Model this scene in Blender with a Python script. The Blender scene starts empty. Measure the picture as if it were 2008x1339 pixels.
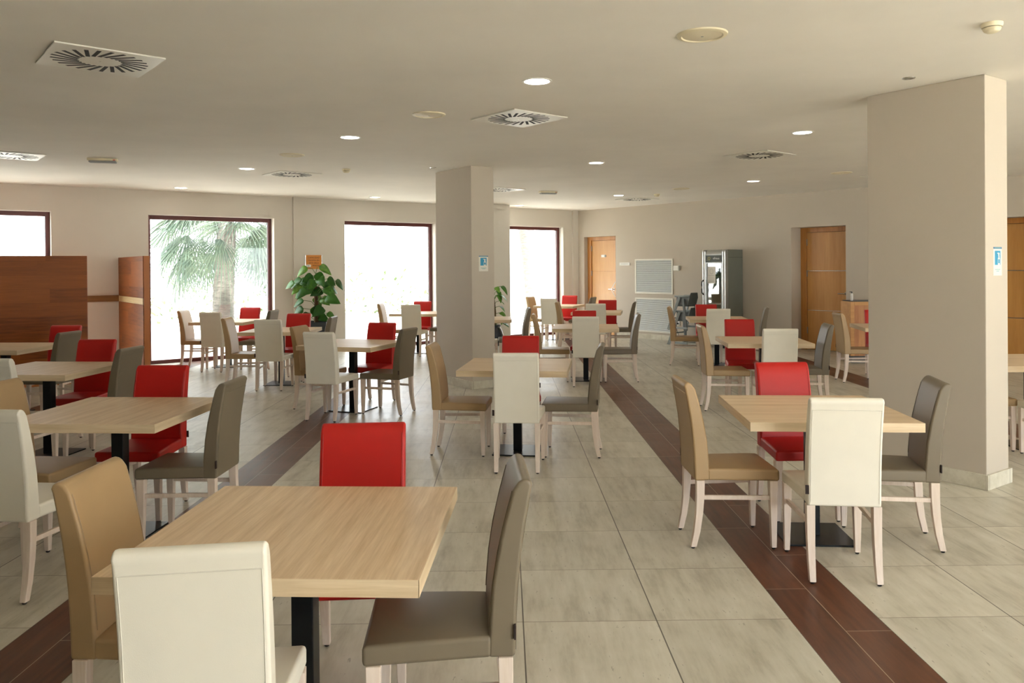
import bpy, bmesh, math, random
from mathutils import Vector, Matrix

S = bpy.context.scene
COL = S.collection
D = bpy.data
PI = math.pi
rnd = random.Random(7)

# ---------------------------------------------------------------- camera
EYE = 1.5803
cam_data = D.cameras.new('camera')
cam = D.objects.new('camera', cam_data)
COL.objects.link(cam)
cam_data.sensor_width = 36.0
cam_data.sensor_fit = 'HORIZONTAL'
cam_data.lens = 1550.59 / 2008.0 * 36.0
cam_data.shift_y = -(669.5 - 530.94) / 2008.0
cam_data.clip_start = 0.05
cam_data.clip_end = 300
_p, _r = -0.0046, -0.0079
fwd = Vector((0, math.cos(_p), math.sin(_p)))
up0 = Vector((0, -math.sin(_p), math.cos(_p)))
rt0 = Vector((1, 0, 0))
rt = rt0 * math.cos(_r) + up0 * math.sin(_r)
up = up0 * math.cos(_r) - rt0 * math.sin(_r)
m = Matrix.Identity(4)
for i in range(3):
    m[i][0], m[i][1], m[i][2] = rt[i], up[i], -fwd[i]
m[2][3] = EYE
cam.matrix_world = m
S.camera = cam

# ---------------------------------------------------------------- world, exposure
SKY = 7.0
world = D.worlds.new('sky')
S.world = world
world.use_nodes = True
bg = world.node_tree.nodes['Background']
bg.inputs[0].default_value = (0.92, 0.97, 1.0, 1)
bg.inputs[1].default_value = SKY
S.view_settings.view_transform = 'Standard'
S.view_settings.look = 'None'
S.view_settings.exposure = 0.3
S.view_settings.gamma = 1.0
S.view_settings.use_curve_mapping = False
S.cycles.use_denoising = True
S.cycles.max_bounces = 10
S.cycles.diffuse_bounces = 6
S.cycles.transparent_max_bounces = 16
S.cycles.sample_clamp_indirect = 8.0

# ---------------------------------------------------------------- building axes
CEIL = 2.9
WA = math.radians(36.763)            # direction of the window wall
W0 = Vector((-7.66, 11.853, 0))      # a point on its inner face
BA = math.radians(-48.5)             # direction of the long beige wall
B0 = Vector((1.545, 18.73, 0))       # the room corner
def wpt(s, o, z=0.0):                # along the window wall, outwards, up
    c, n = math.cos(WA), math.sin(WA)
    return W0 + Vector((c * s - n * o, n * s + c * o, z))
def bpt(s, o, z=0.0):                # along the beige wall, outwards, up
    c, n = math.cos(BA), math.sin(BA)
    return B0 + Vector((c * s - n * o, n * s + c * o, z))

# daylight entering: the glazed wall behind the camera and the four windows ahead
ROOM = [wpt(-7.0, 0), wpt(11.49, 0), bpt(17.0, 0)]
_u = Vector((math.cos(WA), math.sin(WA), 0))
_v = Vector((math.sin(WA), -math.cos(WA), 0))      # from the window wall into the room
ROOM.append(ROOM[2] - _u * 24.0)
DAY_OPENINGS = [(1.6, 4.0), (6.2, 8.4), (10.4, 13.4)]   # along the south wall from ROOM[2]
sun_data = D.lights.new('sun', 'SUN')
sun_data.energy = 24.0
sun_data.angle = math.radians(4)
sun_data.color = (1.0, 0.96, 0.88)
sun = D.objects.new('sun', sun_data)
COL.objects.link(sun)
sun.rotation_euler = (-_v * math.cos(math.radians(66)) - Vector((0, 0, math.sin(math.radians(66))))).to_track_quat('-Z', 'Y').to_euler()
WINDOWS = [(-1.43, 0.66), (2.06, 4.18), (5.56, 7.59), (9.02, 11.065)]
for a, b in WINDOWS:
    ld = D.lights.new('window_portal', 'AREA')
    ld.shape = 'RECTANGLE'
    ld.size = b - a
    ld.size_y = 2.5
    ld.cycles.is_portal = True
    lo = D.objects.new('window_portal', ld)
    COL.objects.link(lo)
    lo.location = wpt((a + b) / 2, 0.30, 1.25)
    lo.rotation_euler = _v.to_track_quat('-Z', 'Y').to_euler()
for a, b in DAY_OPENINGS:
    ld = D.lights.new('window_portal', 'AREA')
    ld.shape = 'RECTANGLE'
    ld.size = b - a
    ld.size_y = 2.5
    ld.cycles.is_portal = True
    lo = D.objects.new('window_portal', ld)
    COL.objects.link(lo)
    lo.location = ROOM[2] - _u * ((a + b) / 2) + _v * 0.28 + Vector((0, 0, 1.25))
    lo.rotation_euler = (-_v).to_track_quat('-Z', 'Y').to_euler()

# ---------------------------------------------------------------- node helper
class G:
    """small helper to write procedural materials"""
    def __init__(self, name):
        self.mat = D.materials.new(name)
        self.mat.use_nodes = True
        self.t = self.mat.node_tree
        self.b = self.t.nodes['Principled BSDF']
        self.out = self.t.nodes['Material Output']
    def n(self, kind, **kw):
        x = self.t.nodes.new(kind)
        for k, v in kw.items():
            setattr(x, k, v)
        return x
    def put(self, sock, v):
        if isinstance(v, (int, float, tuple, list)):
            if isinstance(v, (tuple, list)) and len(v) == 3 and sock.type == 'RGBA':
                v = (*v, 1)
            sock.default_value = v
        else:
            self.t.links.new(v, sock)
    def m(self, op, a, b=0.0, c=0.0):
        x = self.n('ShaderNodeMath', operation=op)
        self.put(x.inputs[0], a)
        self.put(x.inputs[1], b)
        self.put(x.inputs[2], c)
        return x.outputs[0]
    def mix(self, f, a, b):
        x = self.n('ShaderNodeMix', data_type='RGBA')
        self.put(x.inputs[0], f)
        self.put(x.inputs[6], a)
        self.put(x.inputs[7], b)
        return x.outputs[2]
    def xyz(self, v):
        x = self.n('ShaderNodeSeparateXYZ')
        self.t.links.new(v, x.inputs[0])
        return x.outputs
    def vec(self, a, b, c):
        x = self.n('ShaderNodeCombineXYZ')
        for i, v in enumerate((a, b, c)):
            self.put(x.inputs[i], v)
        return x.outputs[0]
    def coord(self, kind='Object'):
        return self.n('ShaderNodeTexCoord').outputs[kind]
    def pos(self):
        return self.n('ShaderNodeNewGeometry').outputs['Position']
    def noise(self, v, scale, detail=3.0, rough=0.55, w=None):
        x = self.n('ShaderNodeTexNoise')
        self.put(x.inputs['Vector'], v)
        x.inputs['Scale'].default_value = scale
        x.inputs['Detail'].default_value = detail
        x.inputs['Roughness'].default_value = rough
        return x.outputs[0]
    def white(self, v):
        x = self.n('ShaderNodeTexWhiteNoise', noise_dimensions='3D')
        self.put(x.inputs['Vector'], v)
        return x.outputs['Value']
    def ramp(self, f, *stops):
        x = self.n('ShaderNodeValToRGB')
        e = x.color_ramp.elements
        while len(e) < len(stops):
            e.new(0.5)
        for k, (p, c) in zip(e, stops):
            k.position = p
            k.color = (*c, 1) if len(c) == 3 else c
        self.put(x.inputs[0], f)
        return x.outputs[0]
    def bump(self, h, strength=0.2, dist=0.002):
        x = self.n('ShaderNodeBump')
        x.inputs['Strength'].default_value = strength
        x.inputs['Distance'].default_value = dist
        self.put(x.inputs['Height'], h)
        self.t.links.new(x.outputs[0], self.b.inputs['Normal'])
    def set(self, color=None, rough=None, metal=None, spec=None, coat=None):
        if color is not None:
            self.put(self.b.inputs['Base Color'], color)
        if rough is not None:
            self.put(self.b.inputs['Roughness'], rough)
        if metal is not None:
            self.b.inputs['Metallic'].default_value = metal
        if spec is not None:
            self.b.inputs['Specular IOR Level'].default_value = spec
        if coat is not None:
            self.b.inputs['Coat Weight'].default_value = coat
        return self.mat

def rgb(r, g, b):
    f = lambda v: (v / 255 / 12.92) if v <= 10 else ((v / 255 + 0.055) / 1.055) ** 2.4
    return (f(r), f(g), f(b))

MAT = {}
def plain(name, c, rough=0.5, metal=0.0, spec=0.5, wobble=0.04):
    g = G(name)
    nz = g.noise(g.coord(), 9.0, 2.0)
    k = [max(0.0, v * (1 - wobble)) for v in c], [min(1.0, v * (1 + wobble)) for v in c]
    col = g.mix(nz, tuple(k[0]), tuple(k[1]))
    MAT[name] = g.set(col, rough, metal, spec)
    return MAT[name]

def leather(name, c, rough=0.42):
    g = G(name)
    co = g.coord()
    nz = g.noise(co, 6.0, 2.0)
    col = g.mix(nz, tuple(v * 0.95 for v in c), tuple(min(1, v * 1.05) for v in c))
    v = g.n('ShaderNodeTexVoronoi')
    v.inputs['Scale'].default_value = 420.0
    g.t.links.new(co, v.inputs['Vector'])
    g.bump(v.outputs['Distance'], 0.12, 0.0008)
    MAT[name] = g.set(col, rough, 0.0, 0.45)

def wood(name, light, dark, axis=1, scale=26.0, rough=0.45, stretch=0.06, contrast=(0.35, 0.7), amount=1.0):
    """straight grain running along one object axis"""
    g = G(name)
    x, y, z = g.xyz(g.coord())
    s = [1.0, 1.0, 1.0]
    s[axis] = stretch
    warp = g.noise(g.vec(g.m('MULTIPLY', x, s[0] * 2), g.m('MULTIPLY', y, s[1] * 2), g.m('MULTIPLY', z, s[2] * 2)), 2.0, 2.0)
    v = g.vec(g.m('MULTIPLY', x, s[0]), g.m('MULTIPLY', y, s[1]), g.m('MULTIPLY', z, s[2]))
    vv = g.n('ShaderNodeVectorMath', operation='ADD')
    g.t.links.new(v, vv.inputs[0])
    g.t.links.new(g.vec(g.m('MULTIPLY', warp, 0.06), g.m('MULTIPLY', warp, 0.05), g.m('MULTIPLY', warp, 0.06)), vv.inputs[1])
    f = g.noise(vv.outputs[0], scale, 4.0, 0.62)
    f2 = g.noise(vv.outputs[0], scale * 5, 2.0, 0.5)
    f = g.m('ADD', g.m('MULTIPLY', f, 0.72), g.m('MULTIPLY', f2, 0.28))
    col = g.ramp(f, (contrast[0], dark), (contrast[1], light))
    g.bump(f, 0.06, 0.0006)
    MAT[name] = g.set(col, rough, 0.0, 0.4, 1.0 if name.startswith('door') else None)
    g.b.inputs['Coat Roughness'].default_value = 0.22

CREAM, RED, TAN, TAUPE = rgb(237, 232, 217), rgb(190, 24, 18), rgb(174, 146, 106), rgb(120, 109, 90)
leather('cream_leather', CREAM)
leather('red_leather', RED)
leather('tan_leather', TAN)
leather('taupe_leather', TAUPE)
leather('cream_seam', tuple(v * 0.86 for v in CREAM))
leather('red_seam', tuple(v * 0.8 for v in RED))
leather('tan_seam', tuple(v * 0.82 for v in TAN))
leather('taupe_seam', tuple(v * 0.82 for v in TAUPE))
wood('pale_beech', rgb(238, 224, 212), rgb(222, 204, 188), axis=2, scale=40)
wood('oak_deep', rgb(240, 216, 184), rgb(208, 178, 140), axis=1, scale=34, stretch=0.045)
wood('oak_wide', rgb(240, 218, 188), rgb(212, 184, 148), axis=0, scale=34, stretch=0.045)
wood('oak_edge_x', rgb(230, 210, 178), rgb(206, 182, 146), axis=0, scale=50, stretch=0.04)
wood('oak_edge_y', rgb(230, 210, 178), rgb(206, 182, 146), axis=1, scale=50, stretch=0.04)
wood('door_maple', rgb(222, 168, 96), rgb(196, 138, 66), axis=2, scale=9, stretch=0.08, rough=0.4, contrast=(0.25, 0.8))
wood('door_frame_wood', rgb(206, 146, 72), rgb(178, 116, 48), axis=2, scale=12, stretch=0.08, rough=0.4)
wood('counter_wood', rgb(204, 146, 92), rgb(176, 114, 66), axis=2, scale=10, stretch=0.12, rough=0.45)
wood('counter_trim_wood', rgb(212, 160, 96), rgb(190, 134, 72), axis=0, scale=14, rough=0.45)
wood('rail_wood', rgb(150, 104, 50), rgb(124, 82, 36), axis=0, scale=20, rough=0.5)
wood('band_wood', rgb(226, 204, 156), rgb(200, 172, 118), axis=1, scale=20, rough=0.4)
plain('black_metal', rgb(26, 30, 32), 0.32, 0.6, 0.5)
plain('glide_plastic', rgb(34, 30, 28), 0.5)
plain('tag_fabric', rgb(44, 30, 26), 0.8)
plain('window_frame_paint', rgb(92, 34, 30), 0.4)
plain('vent_white', rgb(236, 234, 224), 0.4)
plain('vent_cream', rgb(226, 216, 190), 0.5)
plain('slot_dark', rgb(20, 20, 20), 0.7)
plain('louver_metal', rgb(236, 240, 240), 0.35)
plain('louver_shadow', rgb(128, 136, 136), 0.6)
plain('plastic_white', rgb(238, 238, 232), 0.4)
plain('plastic_cream', rgb(228, 218, 188), 0.5)
plain('steel', rgb(190, 190, 188), 0.25, 1.0)
plain('silver_paint', rgb(186, 188, 186), 0.28, 0.75)
plain('cooler_grey', rgb(120, 124, 114), 0.45, 0.1)
plain('cooler_header', rgb(78, 84, 76), 0.4)
plain('cooler_inside', rgb(214, 218, 216), 0.5)
plain('logo_yellow', rgb(214, 206, 120), 0.5)
plain('logo_white', rgb(236, 236, 230), 0.5)
plain('highchair_dark', rgb(92, 96, 94), 0.5)
plain('highchair_light', rgb(150, 158, 158), 0.45)
plain('black_plastic', rgb(22, 22, 22), 0.4)
plain('planter_dark', rgb(38, 44, 48), 0.45)
plain('vase_glaze', rgb(28, 34, 44), 0.15)
plain('soil', rgb(52, 38, 26), 0.95, wobble=0.3)
plain('moss_pole', rgb(84, 62, 36), 0.95, wobble=0.3)
plain('stem_green', rgb(78, 108, 48), 0.5)
plain('sign_orange', rgb(214, 136, 46), 0.45)
plain('sign_text', rgb(90, 42, 22), 0.6)
plain('poster_paper', rgb(232, 230, 220), 0.6)
plain('poster_blue', rgb(42, 148, 190), 0.6)
plain('poster_dark_blue', rgb(74, 116, 160), 0.6)
plain('poster_teal', rgb(120, 180, 180), 0.6)
plain('print_grey', rgb(150, 152, 150), 0.7)
plain('counter_top_black', rgb(34, 34, 32), 0.35)
plain('plinth_grey', rgb(96, 92, 86), 0.6)
plain('trim_metal', rgb(150, 146, 138), 0.3, 0.9)
plain('led_red', rgb(190, 40, 20), 0.4)
plain('concrete', rgb(232, 228, 218), 0.9)
plain('fence_metal', rgb(150, 156, 150), 0.6)
plain('hedge_leaf', rgb(104, 122, 84), 0.8, wobble=0.3)

def paint(name, c, rough=0.75, mottled=0.03):
    g = G(name)
    p = g.pos()
    a = g.noise(p, 0.7, 4.0, 0.6)
    k = g.ramp(a, (0.3, tuple(v * (1 - mottled) for v in c)), (0.7, tuple(min(1, v * (1 + mottled)) for v in c)))
    b = g.noise(p, 160.0, 2.0)
    g.bump(b, 0.05, 0.001)
    MAT[name] = g.set(k, rough, 0.0, 0.3)
paint('wall_offwhite', rgb(216, 211, 201))
paint('wall_beige', rgb(196, 187, 173))
paint('ceiling_paint', rgb(238, 234, 225), 0.85, 0.045)

# skirting tiles of pale stone
g = G('skirting_tile')
x, y, z = g.xyz(g.coord())
fr = g.m('FRACT', g.m('DIVIDE', x, 0.31))
joint = g.m('LESS_THAN', fr, 0.012)
nz = g.noise(g.coord(), 5.0, 5.0, 0.7)
base = g.ramp(nz, (0.3, rgb(186, 180, 160)), (0.6, rgb(214, 210, 194)))
MAT['skirting_tile'] = g.set(g.mix(joint, base, rgb(120, 112, 96)), 0.5, 0.0, 0.4)

# floor: cream stone tiles 60 x 60 cm with strips of two rows of brown planks
g = G('floor_tiles')
px, py, pz = g.xyz(g.pos())
X = g.m('ADD', px, g.m('MULTIPLY', py, 0.0085))
Y = g.m('SUBTRACT', py, g.m('MULTIPLY', px, 0.0085))
PER = 3.372
mm = g.m('MULTIPLY', g.m('FRACT', g.m('DIVIDE', g.m('ADD', X, 10 * PER - 1.258), PER)), PER)
brown = g.m('LESS_THAN', mm, 0.396)
strip_id = g.m('FLOOR', g.m('DIVIDE', g.m('ADD', X, 10 * PER - 1.258), PER))
tu = g.m('DIVIDE', g.m('SUBTRACT', mm, 0.396), 0.5952)
tv = g.m('DIVIDE', g.m('SUBTRACT', Y, 3.514 - 6.0), 0.6)
fu, fv = g.m('FRACT', tu), g.m('FRACT', tv)
eu = g.m('MULTIPLY', g.m('MINIMUM', fu, g.m('SUBTRACT', 1.0, fu)), 0.595)
ev = g.m('MULTIPLY', g.m('MINIMUM', fv, g.m('SUBTRACT', 1.0, fv)), 0.6)
gu = g.m('LESS_THAN', eu, 0.0029)
gv = g.m('LESS_THAN', ev, 0.0022)
tid = g.vec(g.m('FLOOR', tu), g.m('FLOOR', tv), strip_id)
r1 = g.white(tid)
off = g.m('MULTIPLY', r1, 37.0)
streak = g.noise(g.vec(g.m('MULTIPLY', X, 14.0), g.m('MULTIPLY', g.m('ADD', Y, off), 2.2), off), 1.0, 5.0, 0.65)
cloud = g.noise(g.vec(X, Y, off), 2.2, 4.0, 0.6)
fine = g.noise(g.vec(g.m('MULTIPLY', X, 60.0), g.m('MULTIPLY', Y, 14.0), 0.0), 1.0, 3.0, 0.6)
t = g.ramp(g.m('ADD', g.m('MULTIPLY', streak, 0.6), g.m('MULTIPLY', cloud, 0.4)),
           (0.32, rgb(164, 158, 142)), (0.48, rgb(198, 193, 178)), (0.70, rgb(218, 214, 202)))
spot = g.m('MULTIPLY', g.m('GREATER_THAN', fine, 0.66), g.m('GREATER_THAN', streak, 0.52))
t = g.mix(g.m('MULTIPLY', spot, 0.5), t, rgb(126, 120, 104))
shade = g.m('ADD', 0.93, g.m('MULTIPLY', r1, 0.12))
hs = g.n('ShaderNodeHueSaturation')
g.put(hs.inputs['Value'], shade)
g.put(hs.inputs['Color'], t)
t = hs.outputs[0]
t = g.mix(g.m('MULTIPLY', gv, 0.8), t, rgb(104, 90, 74))
t = g.mix(g.m('MULTIPLY', gu, 0.9), t, rgb(72, 64, 54))
# planks
pu = g.m('DIVIDE', mm, 0.198)
pcol = g.m('FLOOR', pu)
pv = g.m('DIVIDE', g.m('ADD', g.m('SUBTRACT', Y, 3.84 - 9.0), g.m('MULTIPLY', pcol, 0.45)), 0.9)
fpv = g.m('FRACT', pv)
epv = g.m('MULTIPLY', g.m('MINIMUM', fpv, g.m('SUBTRACT', 1.0, fpv)), 0.9)
epu = g.m('ABSOLUTE', g.m('SUBTRACT', mm, 0.198))
pg = g.m('MAXIMUM', g.m('LESS_THAN', epv, 0.0018), g.m('LESS_THAN', epu, 0.0018))
pid = g.vec(pcol, g.m('FLOOR', pv), g.m('ADD', strip_id, 50.0))
r2 = g.white(pid)
gr = g.noise(g.vec(g.m('MULTIPLY', X, 30.0), g.m('MULTIPLY', g.m('ADD', Y, g.m('MULTIPLY', r2, 20.0)), 2.5), r2), 1.0, 4.0, 0.6)
pc = g.ramp(gr, (0.3, rgb(70, 40, 28)), (0.7, rgb(104, 62, 42)))
pc = g.mix(g.m('MULTIPLY', r2, 0.35), pc, rgb(128, 82, 56))
pc = g.mix(g.m('MULTIPLY', pg, 0.8), pc, rgb(186, 172, 150))
col = g.mix(brown, t, pc)
g.bump(g.m('ADD', g.m('MULTIPLY', streak, 0.7), g.m('MULTIPLY', fine, 0.3)), 0.25, 0.0025)
MAT['floor_tiles'] = g.set(col, g.m('ADD', 0.30, g.m('MULTIPLY', cloud, 0.16)), 0.0, 0.4)

# veneer of horizontal planks for the dividers
g = G('divider_veneer')
x, y, z = g.xyz(g.coord())
al = g.m('ADD', x, y)
row = g.m('FLOOR', g.m('DIVIDE', z, 0.19))
sh = g.white(g.vec(row, 3.0, 1.0))
cell = g.m('FLOOR', g.m('DIVIDE', g.m('ADD', al, g.m('MULTIPLY', sh, 2.0)), 0.95))
r = g.white(g.vec(row, cell, 5.0))
gn = g.noise(g.vec(g.m('MULTIPLY', al, 2.4), g.m('MULTIPLY', z, 26.0), g.m('MULTIPLY', r, 9.0)), 1.0, 4.0, 0.6)
c = g.ramp(gn, (0.3, rgb(104, 52, 14)), (0.7, rgb(146, 78, 26)))
c = g.mix(g.m('MULTIPLY', r, 0.6), c, rgb(170, 98, 36))
ez = g.m('FRACT', g.m('DIVIDE', z, 0.19))
c = g.mix(g.m('MULTIPLY', g.m('LESS_THAN', ez, 0.02), 0.35), c, rgb(80, 40, 18))
MAT['divider_veneer'] = g.set(c, 0.4, 0.0, 0.18)
plain('divider_edge', rgb(186, 112, 48), 0.45)

# glass: mostly clear, a little mirror
def clear_glass(name, k, tint=(1, 1, 1)):
    g = G(name)
    tr = g.n('ShaderNodeBsdfTransparent')
    tr.inputs[0].default_value = (*tint, 1)
    gl = g.n('ShaderNodeBsdfGlossy')
    gl.inputs['Roughness'].default_value = 0.02
    lw = g.n('ShaderNodeLayerWeight')
    lw.inputs[0].default_value = 0.5
    fres = g.m('ADD', 0.035, g.m('MULTIPLY', g.m('POWER', lw.outputs['Facing'], 5.0), 0.9))
    mx = g.n('ShaderNodeMixShader')
    g.put(mx.inputs[0], g.m('MINIMUM', g.m('ADD', fres, k), 1.0))
    g.t.links.new(tr.outputs[0], mx.inputs[1])
    g.t.links.new(gl.outputs[0], mx.inputs[2])
    g.t.links.new(mx.outputs[0], g.out.inputs[0])
    MAT[name] = g.mat
clear_glass('window_glass', 0.0)
clear_glass('cooler_glass', 0.14, (0.9, 0.93, 0.92))

g = G('lamp_glow')
em = g.n('ShaderNodeEmission')
em.inputs[0].default_value = (1.0, 0.93, 0.8, 1)
em.inputs[1].default_value = 22.0
g.t.links.new(em.outputs[0], g.out.inputs[0])
MAT['lamp_glow'] = g.mat

# leaves, mottled green
g = G('pothos_leaf')
nz = g.noise(g.coord(), 14.0, 3.0)
ob = g.n('ShaderNodeObjectInfo').outputs['Random']
c = g.ramp(g.m('ADD', g.m('MULTIPLY', nz, 0.55), g.m('MULTIPLY', ob, 0.45)),
           (0.25, rgb(36, 84, 22)), (0.6, rgb(60, 116, 34)), (0.85, rgb(134, 174, 66)))
MAT['pothos_leaf'] = g.set(c, 0.42, 0.0, 0.35)
g = G('palm_leaf')
nz = g.noise(g.coord(), 3.0, 3.0)
MAT['palm_leaf'] = g.set(g.ramp(nz, (0.3, rgb(84, 106, 96)), (0.7, rgb(114, 130, 108))), 0.55)
g = G('palm_bark')
x, y, z = g.xyz(g.coord())
nz = g.noise(g.vec(g.m('MULTIPLY', x, 6.0), g.m('MULTIPLY', y, 6.0), g.m('MULTIPLY', z, 22.0)), 1.0, 4.0)
g.bump(nz, 0.8, 0.02)
MAT['palm_bark'] = g.set(g.ramp(nz, (0.3, rgb(86, 84, 80)), (0.7, rgb(116, 112, 106))), 0.9)

# ---------------------------------------------------------------- object helpers
def link(name, me, mat=None, parent=None):
    o = D.objects.new(name, me)
    COL.objects.link(o)
    if mat:
        for k in ([mat] if isinstance(mat, str) else mat):
            me.materials.append(MAT[k])
    if parent:
        o.parent = parent
    return o
def empty(name, loc=(0, 0, 0), rz=0.0):
    o = D.objects.new(name, None)
    o.empty_display_size = 0.1
    o.location = loc
    o.rotation_euler = (0, 0, rz)
    COL.objects.link(o)
    return o
def tag(o, label=None, cat=None, group=None, kind=None):
    if label: o['label'] = label
    if cat: o['category'] = cat
    if group: o['group'] = group
    if kind: o['kind'] = kind
    return o
def thing(name, label, cat, loc=(0, 0, 0), rz=0.0, group=None):
    return tag(empty(name, loc, rz), label, cat, group)
def copy_tree(o, parent=None):
    c = o.copy()
    COL.objects.link(c)
    if parent:
        c.parent = parent
    for ch in list(o.children):
        copy_tree(ch, c)
    return c

class MB:
    """collects simple solids and links them as ONE mesh object"""
    def __init__(self):
        self.bm = bmesh.new()
    def box(self, a, b, mi=0):
        v = [self.bm.verts.new((x, y, z)) for z in (a[2], b[2]) for y in (a[1], b[1]) for x in (a[0], b[0])]
        for f in ((0, 2, 3, 1), (4, 5, 7, 6), (0, 1, 5, 4), (1, 3, 7, 5), (3, 2, 6, 7), (2, 0, 4, 6)):
            self.bm.faces.new([v[i] for i in f]).material_index = mi
        return v
    def prism(self, pts, z0, z1, mi=0):
        lo = [self.bm.verts.new((p[0], p[1], z0)) for p in pts]
        hi = [self.bm.verts.new((p[0], p[1], z1)) for p in pts]
        n = len(pts)
        for i in range(n):
            self.bm.faces.new((lo[i], lo[(i + 1) % n], hi[(i + 1) % n], hi[i])).material_index = mi
        self.bm.faces.new(lo[::-1]).material_index = mi
        self.bm.faces.new(hi).material_index = mi
    def loft(self, rings, cap=True, mi=0):
        rs = [[self.bm.verts.new(p) for p in r] for r in rings]
        n = len(rs[0])
        for a, b in zip(rs, rs[1:]):
            for i in range(n):
                self.bm.faces.new((a[i], a[(i + 1) % n], b[(i + 1) % n], b[i])).material_index = mi
        if cap:
            self.bm.faces.new(rs[0][::-1]).material_index = mi
            self.bm.faces.new(rs[-1]).material_index = mi
    def lathe(self, prof, n=32, c=(0, 0), mi=0, cap=True):
        self.loft([[(c[0] + r * math.cos(2 * PI * i / n), c[1] + r * math.sin(2 * PI * i / n), z) for i in range(n)] for r, z in prof], cap, mi)
    def tube(self, pts, r, n=8, mi=0, cap=True, radii=None):
        pts = [Vector(p) for p in pts]
        rings = []
        ref = None
        for i, p in enumerate(pts):
            d = (pts[min(i + 1, len(pts) - 1)] - pts[max(i - 1, 0)]).normalized()
            if ref is None:
                ref = Vector((0, 0, 1)) if abs(d.z) < 0.9 else Vector((1, 0, 0))
            a = d.cross(ref).normalized()
            b = d.cross(a).normalized()
            ref = -b if False else ref
            rr = radii[i] if radii else r
            rings.append([p + (a * math.cos(2 * PI * k / n) + b * math.sin(2 * PI * k / n)) * rr for k in range(n)])
        self.loft(rings, cap, mi)
    def bar(self, a, b, w, h, mi=0):
        """square bar from a to b, w wide across, h high"""
        a, b = Vector(a), Vector(b)
        d = (b - a).normalized()
        ref = Vector((0, 0, 1)) if abs(d.z) < 0.95 else Vector((0, 1, 0))
        s = d.cross(ref).normalized() * (w / 2)
        t = s.cross(d).normalized() * (h / 2)
        self.loft([[p + s + t, p - s + t, p - s - t, p + s - t] for p in (a, b)], True, mi)
    def quad(self, pts, mi=0):
        self.bm.faces.new([self.bm.verts.new(p) for p in pts]).material_index = mi
    def build(self, name, mat, parent=None, smooth=False, bevel=0.0, seg=2, angle=35):
        bmesh.ops.recalc_face_normals(self.bm, faces=self.bm.faces)
        me = D.meshes.new(name)
        self.bm.to_mesh(me)
        self.bm.free()
        if smooth or bevel:
            for p in me.polygons:
                p.use_smooth = True
            if not bevel:
                me.set_sharp_from_angle(angle=math.radians(40))
        o = link(name, me, mat, parent)
        if bevel:
            b = o.modifiers.new('edges', 'BEVEL')
            b.width = bevel
            b.segments = seg
            b.limit_method = 'ANGLE'
            b.angle_limit = math.radians(angle)
            b.harden_normals = True
        return o
def boxes(name, mat, parent, *bb, bevel=0.0, seg=2):
    q = MB()
    for a, b in bb:
        q.box(a, b)
    return q.build(name, mat, parent, bevel=bevel, seg=seg)
def writing(name, text, size, mat, parent, loc, rot, align='CENTER', depth=0.0008, spacing=1.0):
    cu = D.curves.new('writing', 'FONT')
    cu.body = text
    cu.size = size
    cu.align_x = align
    cu.align_y = 'CENTER'
    cu.extrude = depth
    cu.space_character = spacing
    tmp = D.objects.new('writing', cu)
    COL.objects.link(tmp)
    dg = bpy.context.evaluated_depsgraph_get()
    me = D.meshes.new_from_object(tmp.evaluated_get(dg))
    D.objects.remove(tmp)
    D.curves.remove(cu)
    me.materials.clear()
    o = link(name, me, mat, parent)
    o.location = loc
    o.rotation_euler = rot
    return o

# ================================================================ SETTING
def struct(o):
    o['kind'] = 'structure'
    return o
def at(o, origin, ang):
    o.location = origin
    o.rotation_euler = (0, 0, ang)
    return o
def grow(poly, d):
    c = sum(poly, Vector()) / len(poly)
    return [c + (p - c) * (1 + d / (p - c).length) for p in poly]
q = MB(); q.prism(grow(ROOM, 0.95), -0.12, 0.0)
struct(q.build('floor', 'floor_tiles'))
q = MB(); q.prism(grow(ROOM, 0.95), CEIL, CEIL + 7.0)   # unseen upper-storey mass added to shade the ground outside the north windows
struct(q.build('ceiling', 'ceiling_paint'))

def wall(name, mat, origin, ang, a, b, thick, openings, z0=0.0, closed=False):
    q = MB()
    x = a
    for (u0, u1, h) in openings:
        q.box((x, 0, z0), (u0, thick, CEIL))
        q.box((u0, 0, h), (u1, thick, CEIL))
        if closed:
            q.box((u0, thick - 0.004, z0), (u1, thick, h))
        x = u1
    q.box((x, 0, z0), (b, thick, CEIL))
    return struct(at(q.build(name, mat), origin, ang))
wall('wall_north', 'wall_offwhite', W0, WA, -7.3, 11.49, 0.32, [(a, b, 2.5) for a, b in WINDOWS])
DOORS = [(0.23, 1.20, 2.27, 0.115), (5.47, 6.50, 2.27, 0.34), (8.60, 9.62, 2.28, 0.30)]
wall('wall_east', 'wall_beige', B0, BA, -0.32, 17.3, 0.45, [(a, b, h) for a, b, h, r in DOORS], closed=True)
wall('wall_south', 'wall_beige', ROOM[2], WA + PI, 0.0, 24.0, 0.3, [(a, b, 2.5) for a, b in DAY_OPENINGS])
dx = ROOM[0] - ROOM[3]
wall('wall_west', 'wall_beige', ROOM[3], math.atan2(dx.y, dx.x), -0.3, dx.length + 0.3, 0.3, [])

# the pilasters of the window wall
struct(at(boxes('trim_1', 'wall_offwhite', None, ((8.15, -0.62, 0), (9.05, 0.0, CEIL))), W0, WA))
struct(at(boxes('trim_2', 'wall_offwhite', None, ((4.53, -0.04, 0), (5.26, 0.0, CEIL))), W0, WA))
struct(at(boxes('trim_3', 'wall_offwhite', None, ((11.33, -0.05, 0), (11.49, 0.0, CEIL))), W0, WA))

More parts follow.
